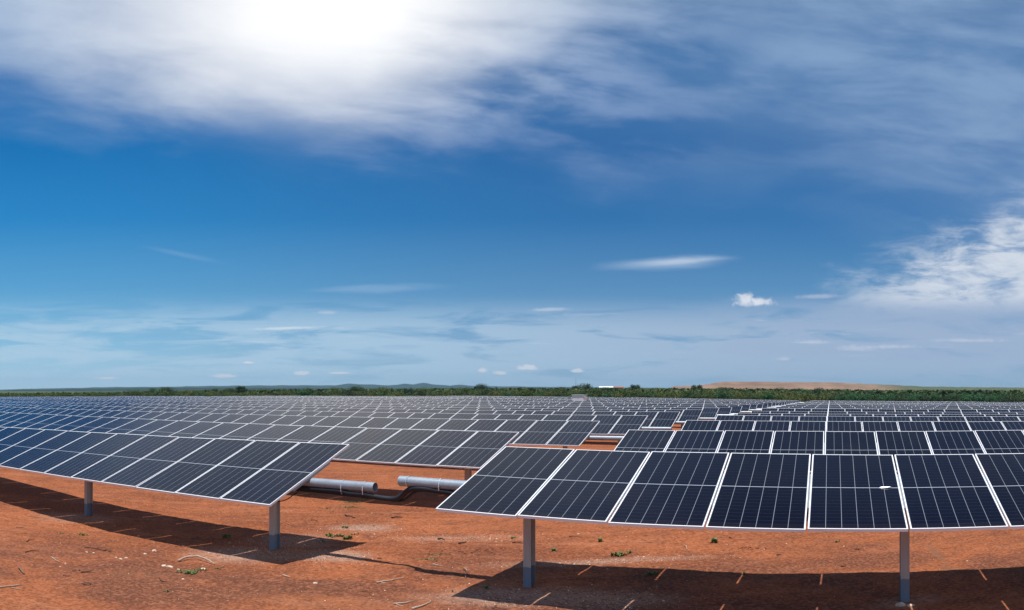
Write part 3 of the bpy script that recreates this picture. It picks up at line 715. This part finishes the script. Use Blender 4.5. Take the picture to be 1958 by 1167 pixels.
for i, (px, n, sp, h, lb) in enumerate((
    ((360, 1098), 20, .075, .075, 'largest green weed patch, below the bleached curved stick'), ((383, 1092), 9, .05, .06, 'green sprig on the right of the largest weed patch'), ((416, 1089), 6, .09, .04, 'sparse green sprouts right of the bleached curved stick'),
    ((158, 1024), 10, .08, .06, 'green weed on the sunlit soil below the left panels'), ((171, 1006.5), 5, .03, .05, 'small sprout at the edge of the left shadow'), ((432, 1029), 6, .04, .11, 'dark weed standing inside the left shadow'),
    ((120, 1022), 5, .08, .04, 'thin sprouts left of the weed below the left panels'), ((660, 1010), 6, .03, .08, 'upright weed on sunlit gravel between the gap and the second post'), ((631, 1027.5), 14, .09, .09, 'leafy weed at the shadow corner right of the second post'),
    ((650, 1026), 7, .05, .07, 'middle weed of the clump at the shadow corner'), ((667, 1031), 12, .06, .10, 'tallest weed of the clump at the shadow corner'), ((617, 1036), 6, .06, .05, 'flat weed inside the shadow right of the second post'),
    ((678, 1024), 5, .05, .05, 'small sprout at the right end of the clump at the shadow corner'), ((840, 1062), 10, .16, .035, 'sparse pale sprouts between the two posts'), ((832, 1071), 10, .14, .035, 'lower patch of sparse sprouts between the two posts'),
    ((673, 961), 22, .20, .05, 'low green patch in front of the left steel tube'), ((668, 970), 14, .20, .045, 'lower green patch in front of the left steel tube'), ((706, 955), 8, .12, .045, 'green sprouts in front of the open tube end'),
    ((625, 973), 4, .05, .05, 'single sprout right of the left panels corner'), ((636, 980), 4, .05, .04, 'tiny sprout below the single sprout by the left panels'), ((590, 945), 8, .2, .04, 'faint green patch beneath the left panel end'),
    ((1148, 1036), 6, .018, .11, 'upright weed on the sunny strip right of the right front post'), ((1182, 1065), 12, .05, .10, 'leafy weed by the shadow edge right of the right front post'), ((1203, 1061), 6, .02, .08, 'small round weed next to the leafy weed'),
    ((1366, 1037), 9, .04, .12, 'tall weed under the right front panels'), ((1057, 1054), 5, .02, .08, 'thin weed beside the right front post'), ((1246, 1101), 9, .05, .08, 'weed inside the shadow under the right front panels'),
    ((929, 1127), 6, .04, .06, 'weed in the left tip of the right front shadow'), ((983, 1030), 5, .03, .06, 'small weed left of the right front post'), ((1600, 1038), 4, .03, .07, 'small weed on the far right sunny strip'),
    ((1422, 1097), 5, .03, .05, 'sprout at the shadow edge below the dark crumbs'), ((320, 1131), 4, .03, .04, 'tiny sprout in the lower left foreground'), ((866, 1131), 4, .03, .03, 'tiny sprout left of the right front shadow'))):
    weed(px, n, sp, h, lb, i + 1)
# grit and pebbles that nobody could count
def build_gravel():
    rs = random.Random(3); mb = MB()
    oc = [(1, 0, 0), (0, 1, 0), (-1, 0, 0), (0, -1, 0), (0, 0, 1)]; of = [(0, 1, 4), (1, 2, 4), (2, 3, 4), (3, 0, 4)]
    for k in range(15000):
        if k < 4500:
            g = rs.choice(GRIT[:8]); c = gp(g[0], g[1]); x = c.x + rs.gauss(0, g[2] * .7); y = c.y + rs.gauss(0, g[3] * 1.1)
        else: y = rs.uniform(8.6, 20); x = rs.uniform(-.72, .72) * y
        z = gh(x, y) + float(micro(np.array(x), np.array(y))) - .001; r_ = rs.uniform(.004, .010) * (1.9 if rs.random() < .08 else 1); a = rs.uniform(0, 6.28)
        ca, sa = math.cos(a), math.sin(a); e = rs.uniform(.6, 1.3)
        mb.add([(x + r_ * (p[0] * ca * e - p[1] * sa), y + r_ * (p[0] * sa * e + p[1] * ca), z + r_ * .8 * p[2] + (.0)) for p in oc], of, (rs.choice((0, 0, 1, 2)) if k < 4500 else rs.choice((1, 1, 1, 2, 2, 2, 2, 2, 2, 2, 2, 2, 0)[:13])))
    tag(link('gravel', mb.mesh('gravel', [M['stone'], M['clod'], M['crumb']])), 'fine grit and crumbs strewn over the red soil', 'gravel', kind='stuff')
build_gravel()

# ------------------------------------------------------------------ far country
def ridge(name, r0, r1, prof, m, u0, u1, step=6, rough=0., seed=1, lift=0.):
    us = np.arange(u0, u1 + step, step); K = 9
    vs = []; hs = np.array([prof(u) for u in us])
    nz = sum(vnoise(us / 1., us * 0 + 3.3, seed + j, f) * a for j, (f, a) in enumerate(((.013, 1.), (.04, .5), (.11, .28), (.3, .16)))) * rough
    for j in range(K):
        q = j / (K - 1); r_ = r0 + (r1 - r0) * q; f = math.sin(q * math.pi) ** .8
        for i, u in enumerate(us):
            a = (u - U0) / FR; rr = r_ * (1 + .02 * math.sin(i * .7 + j))
            zt = CAMH + (V0 - hs[i] + nz[i]) * ((r0 + r1) / 2) / FR
            z = -12 + (zt + 12) * f
            vs.append((rr * math.sin(a), rr * math.cos(a), z))
    n = len(us); fs = [(j * n + i, j * n + i + 1, (j + 1) * n + i + 1, (j + 1) * n + i) for j in range(K - 1) for i in range(n - 1)]
    me = bpy.data.meshes.new(name); me.from_pydata(vs, [], fs); me.materials.append(m); me.polygons.foreach_set('use_smooth', [True] * len(fs)); me.update()
    return tag(link(name, me), kind='structure')
ip = lambda xs, ys: (lambda u: float(np.interp(u, xs, ys)))
ridge('hills', 7600, 9800, ip([-500, 0, 120, 200, 330, 420, 480, 640, 655, 668, 690, 715, 735, 760, 775, 790, 800, 812, 830, 860, 878, 900, 960, 1100, 1400, 2400],
      [746, 745, 742.5, 741, 740, 738.5, 737.5, 737.5, 735, 733.5, 735, 735.5, 737, 736.5, 734, 735.5, 734, 732.5, 735.5, 738, 735.5, 738, 739, 741, 743, 744]), M['hill'], -500, 2400, 5, .9, 11)
ridge('hills', 3300, 4600, ip([-500, 0, 30, 90, 200, 300, 420, 600, 900, 1200, 2400], [748, 747, 745.5, 746, 743.5, 742.5, 741.5, 742.5, 743, 744, 746]), M['hill'], -500, 2400, 5, 1.1, 21)
ridge('hills', 1900, 2500, ip([-500, 0, 200, 400, 700, 950, 1100, 1500, 1700, 1800, 1900, 2400], [750, 749.5, 748.5, 747, 745, 743.5, 743, 744, 744, 741, 741.5, 742]), M['plainwood'], -500, 2400, 4, 1.1, 31)
# the flat-topped mine dump
def dump():
    us = np.arange(1270, 2100, 4.); r = 1500.
    top = np.interp(us, [1270, 1290, 1330, 1345, 1372, 1392, 1440, 1600, 1660, 1760, 1830, 2100], [746, 738.6, 738, 736, 731.5, 730, 730, 732, 734.5, 739.0, 740.5, 743])
    rows_ = [(-110, 0.), (-95, .12), (-60, .52), (-38, .80), (-30, .84), (-10, 1.), (60, 1.), (200, 1.), (330, .3), (400, 0.)]; vs = []
    for dr, f in rows_:
        for i, u in enumerate(us):
            a = (u - U0) / FR; rr = r + dr + vnoise(np.array([u]), np.array([1.]), 5, .05)[0] * 26
            zt = CAMH + (V0 - top[i]) * r / FR + vnoise(np.array([u]), np.array([dr * 1.]), 8, .1)[0] * .8
            vs.append((rr * math.sin(a), rr * math.cos(a), -9 + (zt + 9) * f))
    n = len(us); fs = [(j * n + i, j * n + i + 1, (j + 1) * n + i + 1, (j + 1) * n + i) for j in range(len(rows_) - 1) for i in range(n - 1)]
    me = bpy.data.meshes.new('spoil_hill'); me.from_pydata(vs, [], fs); me.materials.append(M['dump']); me.polygons.foreach_set('use_smooth', [True] * len(fs)); me.update()
    tag(link('spoil_hill', me), 'long flat-topped brown spoil hill on the right horizon', kind='structure')
dump()

# ------------------------------------------------------------------ trees and bush
def crown_mesh(seed, w, h, nclump, nleaf, leaf, base, m, flat=.8):
    rs = random.Random(seed); cl = []
    for k in range(nclump):
        a = rs.uniform(0, 6.28); rr = math.sqrt(rs.random()) * w * .5 * .78; z = base + (h - base) * rs.uniform(.2, .85) * (1 - (rr / (w * .5)) ** 2 * .35)
        cl.append((rr * math.cos(a), rr * math.sin(a), z, rs.uniform(.16, .30) * w))
    V = np.zeros((nleaf * 4, 3)); 
    for i in range(nleaf):
        cx, cy, cz, cr = cl[rs.randrange(nclump)]
        d = Vector((rs.gauss(0, 1), rs.gauss(0, 1), rs.gauss(0, 1))).normalized() * cr * (rs.random() ** .4)
        p = Vector((cx + d.x, cy + d.y, max(base * .55, min(h * 1.02, cz + d.z * flat))))
        n = (d.normalized() + Vector((rs.gauss(0, .6), rs.gauss(0, .6), rs.gauss(0, .6) + .5))).normalized()
        a_ = n.orthogonal().normalized(); b_ = n.cross(a_); l_ = leaf * rs.uniform(.6, 1.3); th = rs.uniform(0, 3.14)
        e1 = (a_ * math.cos(th) + b_ * math.sin(th)) * l_; e2 = (b_ * math.cos(th) - a_ * math.sin(th)) * l_ * .6
        for j, q in enumerate((p - e1, p + e2, p + e1, p - e2)): V[i * 4 + j] = q
    me = bpy.data.meshes.new('crown'); me.from_pydata(V.tolist(), [], [(4 * i, 4 * i + 1, 4 * i + 2, 4 * i + 3) for i in range(nleaf)]); me.materials.append(m); me.update()
    return me, cl
def trunk_mesh(cl, base, rad, lean=0.):
    mb = MB(); top = Vector((lean, 0, base * .9)); mb.tube([(0, 0, -.4), (lean * .3, 0, base * .4), top], [rad, rad * .8, rad * .6], 7)
    for c in cl[:7]: mb.tube([top * .8, (top + Vector(c[:3])) / 2 + Vector((0, 0, -.1)), Vector(c[:3])], [rad * .5, rad * .3, rad * .12], 5)
    return mb.mesh('trunk', [M['trunk']])
def tree_kind(name, seed, w, h, ncl, nl, leaf, base, m, rad):
    cm, cl = crown_mesh(seed, w, h, ncl, nl, leaf, base, m); return (name, cm, trunk_mesh(cl, base, rad), h, w)
KINDS = [tree_kind('bush', 1, 5.2, 3.0, 11, 1500, .15, .5, M['leafA'], .10), tree_kind('bush', 2, 4.2, 2.7, 9, 1300, .14, .4, M['leafB'], .09), tree_kind('bush', 3, 6.0, 3.3, 13, 1700, .16, .6, M['leafA'], .11),
         tree_kind('bush', 4, 4.6, 3.1, 10, 1400, .15, .6, M['leafC'], .10), tree_kind('acacia_tree', 5, 6.0, 4.6, 11, 1600, .16, 1.9, M['leafB'], .14), tree_kind('acacia_tree', 6, 4.5, 5.2, 9, 1400, .16, 2.0, M['leafB'], .14)]
DESC = ['broad olive-green bush in the woodland beyond the panels', 'low dark green bush in the woodland beyond the panels', 'wide light olive bush in the woodland beyond the panels', 'fresh green bush in the woodland beyond the panels',
        'dark umbrella-shaped tree rising from the woodland beyond the panels', 'taller narrow dark tree rising from the woodland beyond the panels']
def put_tree(k, u, r, sc, label, grp, rot=0., top=None):
    nm, cm, tm, h, w = KINDS[k]; a = (u - U0) / FR; x, y = r * math.sin(a), r * math.cos(a); g = gh(x, y)
    if top is not None: sc = (CAMH + (V0 - top) * r / FR - g) / h
    e = empty(nm, (x, y, g), rot); e.scale = (sc * (1 if top is None else min(1.25, max(.8, 1))), sc, sc); tag(e, label, 'tree' if k > 3 else 'bush', grp)
    link('crown', cm, e); link('trunk', tm, e)
    return e
rt = random.Random(77)
bushtop = ip([-200, 0, 200, 260, 520, 700, 950, 1300, 1600, 1700, 2200], [754, 753.5, 751.5, 749, 748, 746, 745.5, 746.5, 750, 751.5, 751.5])
G1 = 'bushes and trees of the woodland edge'
for i in range(236):
    u = -30 + (i + rt.random()) / 236 * 2020; lay = i % 3; r = (216, 250, 300)[lay] + rt.uniform(0, 26)
    k = rt.choice((0, 0, 1, 2, 2, 3, 1, 0)) if u < 1600 else rt.choice((1, 3, 3, 3, 1)); tp = bushtop(u) + (4.0, 1.4, -.6)[lay] + rt.gauss(0, 2.1 if u < 1620 else .8)
    if u < 230 : tp = bushtop(u) + rt.uniform(-.7, 1.4)
    put_tree(k, u, r, 1., DESC[k], G1, rt.uniform(0, 6.28), tp)
for i in range(34):
    u = 260 + rt.random() * 1390; k = rt.choice((4, 5, 4, 2)); r = rt.uniform(330, 420); put_tree(k, u, r, 1., DESC[k], G1, rt.uniform(0, 6.28), rt.uniform(741.0, 744.6))
for k, u, r, tp, lb in ((4, 320, 300, 740.5, 'round dark tree on the left, first to stand out above the woodland'), (5, 463, 300, 735.5, 'tall dark tree above the woodland, right of the round dark tree'), (4, 443, 310, 744, 'low dark tree just left of the tall dark tree'),
                         (4, 680, 340, 738.5, 'dark tree in front of the blue hill left of centre'), (4, 921, 500, 734.5, 'round dark tree top poking above the centre woodland'), (5, 1098, 480, 735.5, 'dark tree at the foot of the lattice mast'), (4, 1120, 480, 734, 'broad dark tree right of the lattice mast'),
                         (5, 1213, 460, 733, 'flat-topped dark tree right of the white shed'), (5, 1331, 440, 733.5, 'slim dark tree at the left end of the spoil hill'), (4, 1380, 440, 740.5, 'dark tree in front of the left slope of the spoil hill'), (5, 1392, 450, 738.5, 'taller dark tree in front of the spoil hill'),
                         (4, 1490, 450, 742, 'dark tree in front of the middle of the spoil hill'), (4, 1568, 450, 741.5, 'dark tree in front of the right part of the spoil hill')):
    put_tree(k, u, r, 1., lb, None, rt.uniform(0, 6.28), tp)
def far_wood():
    rs = np.random.RandomState(9); n = 3000
    u = rs.uniform(-120, 2080, n); r = 330 + rs.rand(n) ** 1.3 * 1100; V = []; Fc = []; mi = []
    pr = random.Random(4); k0 = 0
    for i in range(n):
        a = (u[i] - U0) / FR; x, y = r[i] * math.sin(a), r[i] * math.cos(a); g = gh(x, y)
        top = float(np.interp(u[i], [-200, 0, 240, 420, 700, 950, 1300, 1600, 1700, 2200], [752.5, 752, 750, 746.5, 744.5, 743, 743.5, 745.5, 747, 747])) + pr.uniform(-1.2, 1.5)
        h = CAMH + (V0 - top) * r[i] / FR - g
        if h < 1.: continue
        w = min(h * .9, 7) * pr.uniform(.8, 1.6); nl = 34
        for q in range(nl):
            al = pr.uniform(0, 6.28); rr = w * .5 * math.sqrt(pr.random()); z = g + h * (pr.random() ** .6) * (1 - .35 * (rr / w * 2) ** 2)
            c = Vector((x + rr * math.cos(al), y + rr * math.sin(al), z)); nn = Vector((pr.gauss(0, 1), pr.gauss(0, 1), pr.gauss(0, 1) + .8)).normalized(); e1 = nn.orthogonal().normalized() * w * .17; e2 = nn.cross(e1)
            V += [c - e1, c + e2 * .8, c + e1, c - e2 * .8]; Fc.append((k0, k0 + 1, k0 + 2, k0 + 3)); mi.append(i % 3); k0 += 4
    me = bpy.data.meshes.new('woodland'); me.from_pydata(V, [], Fc)
    for m_ in ('leafA', 'leafB', 'leafB'): me.materials.append(M[m_])
    me.polygons.foreach_set('material_index', mi); me.update()
    tag(link('woodland', me), 'dense green bushveld reaching back to the hills', 'woodland', kind='stuff')
far_wood()

# ------------------------------------------------------------------ far structures
def far_pt(u, r): a = (u - U0) / FR; x, y = r * math.sin(a), r * math.cos(a); return x, y, gh(x, y), -a
x, y, g, rz = far_pt(1101, 620); e = empty('lattice_mast', (x, y, g), rz); tag(e, 'thin lattice mast above the trees right of the picture centre', 'mast')
ht = CAMH + (V0 - 724.5) * 620 / FR - g; mb = MB()
for sx, sy in ((-1, -1), (1, -1), (1, 1), (-1, 1)): mb.tube([(sx * .55, sy * .55, -.2), (sx * .12, sy * .12, ht)], [.07, .05], 5)
nb = 14
for i in range(nb):
    z0, z1 = ht * i / nb, ht * (i + 1) / nb; w0, w1 = .55 - .43 * i / nb, .55 - .43 * (i + 1) / nb
    for (a, b_) in (((-1, -1), (1, -1)), ((1, -1), (1, 1)), ((1, 1), (-1, 1)), ((-1, 1), (-1, -1))): mb.tube([(a[0] * w0, a[1] * w0, z0), (b_[0] * w1, b_[1] * w1, z1)], .03, 4)
link('tower', mb.mesh('tower', [M['galv']]), e); mb = MB(); mb.tube([(0, 0, ht - .1), (0, 0, ht + 1.4)], .04, 5); link('antenna', mb.mesh('antenna', [M['galv']]), e)
def shed(u0, u1, vt, vb, r, wallm, roofm, label, name='shed', doors=3):
    x, y, g, rz = far_pt((u0 + u1) / 2, r); w = (u1 - u0) * r / FR; zt = CAMH + (V0 - vt) * r / FR; d = w * .35; hw = zt - g
    e = empty(name, (x, y, g), rz); tag(e, label, 'building')
    mb = MB(); mb.box((0, d / 2, hw * .42), (w / 2, d / 2, hw * .42 + .3)); link('wall', mb.mesh('wall', [wallm]), e)
    mb = MB(); w2 = w / 2 + .4; mb.add([(-w2, -.5, hw * .84), (w2, -.5, hw * .84), (w2, d / 2, hw), (-w2, d / 2, hw), (-w2, d + .5, hw * .84), (w2, d + .5, hw * .84)], [(0, 1, 2, 3), (3, 2, 5, 4), (0, 3, 4), (1, 5, 2), (0, 4, 5, 1)]); link('roof', mb.mesh('roof', [roofm]), e)
    for i in range(doors):
        mb = MB(); mb.box(((i + .5) / doors * w - w / 2, -.03, hw * .3), (w / doors * .2, .05, hw * .3)); link('door', mb.mesh('door', [M['dark']]), e)
shed(1146, 1172, 738.9, 742, 900, M['cream'], M['cream'], 'long white-roofed shed among the trees left of the spoil hill')
shed(1173, 1193, 739.2, 742, 930, M['redpaint'], M['redpaint'], 'low red building right beside the white-roofed shed')
# the transformer kiosk among the panels
x, y, g, rz = far_pt(1108, 102.6); e = empty('transformer_kiosk', (x, y, g), YAW); tag(e, 'pale box-shaped transformer kiosk standing among the distant panels', 'kiosk')
hk = CAMH + (V0 - 754.5) * 102.6 / FR - g
mb = MB(); mb.box((0, 0, hk / 2 - .1), (.83, .6, hk / 2 - .02)); link('body', mb.mesh('body', [M['cream']]), e)
mb = MB(); mb.box((0, 0, hk - .07), (.92, .70, .06)); link('roof', mb.mesh('roof', [M['kroof']]), e)
for i in (-1, 1):
    mb = MB(); mb.box((i * .40, -.615, hk / 2), (.34, .012, hk / 2 - .35)); d_ = link('door', mb.mesh('door', [M['white']]), e)
    mb = MB(); mb.box((i * .12, -.64, hk / 2), (.02, .012, .1)); link('handle', mb.mesh('handle', [M['dark']]), d_)
# pair of inverter cabinets glinting at left
for u, r, lb in ((133, 70, 'pale cable box standing in the left block of panels'),):
    pass

# ------------------------------------------------------------------ air
def haze():
    mb = MB(); mb.box((0, 5000, 95), (11500, 6500, 125)); o = link('haze', mb.mesh('haze', []))
    m = bpy.data.materials.new('haze'); m.use_nodes = True; t = NT(m.node_tree); t.n.clear()
    v = t.node('ShaderNodeVolumePrincipled'); v.inputs['Color'].default_value = (.42, .66, .92, 1); v.inputs['Density'].default_value = .000055; v.inputs['Anisotropy'].default_value = .2
    out = t.node('ShaderNodeOutputMaterial'); t.l.new(v.outputs[0], out.inputs['Volume']); o.data.materials.append(m)
    tag(o, 'thin blue air between the camera and the hills', 'haze', kind='stuff')
haze()
print('scene stage 1 objects', len(bpy.data.objects))
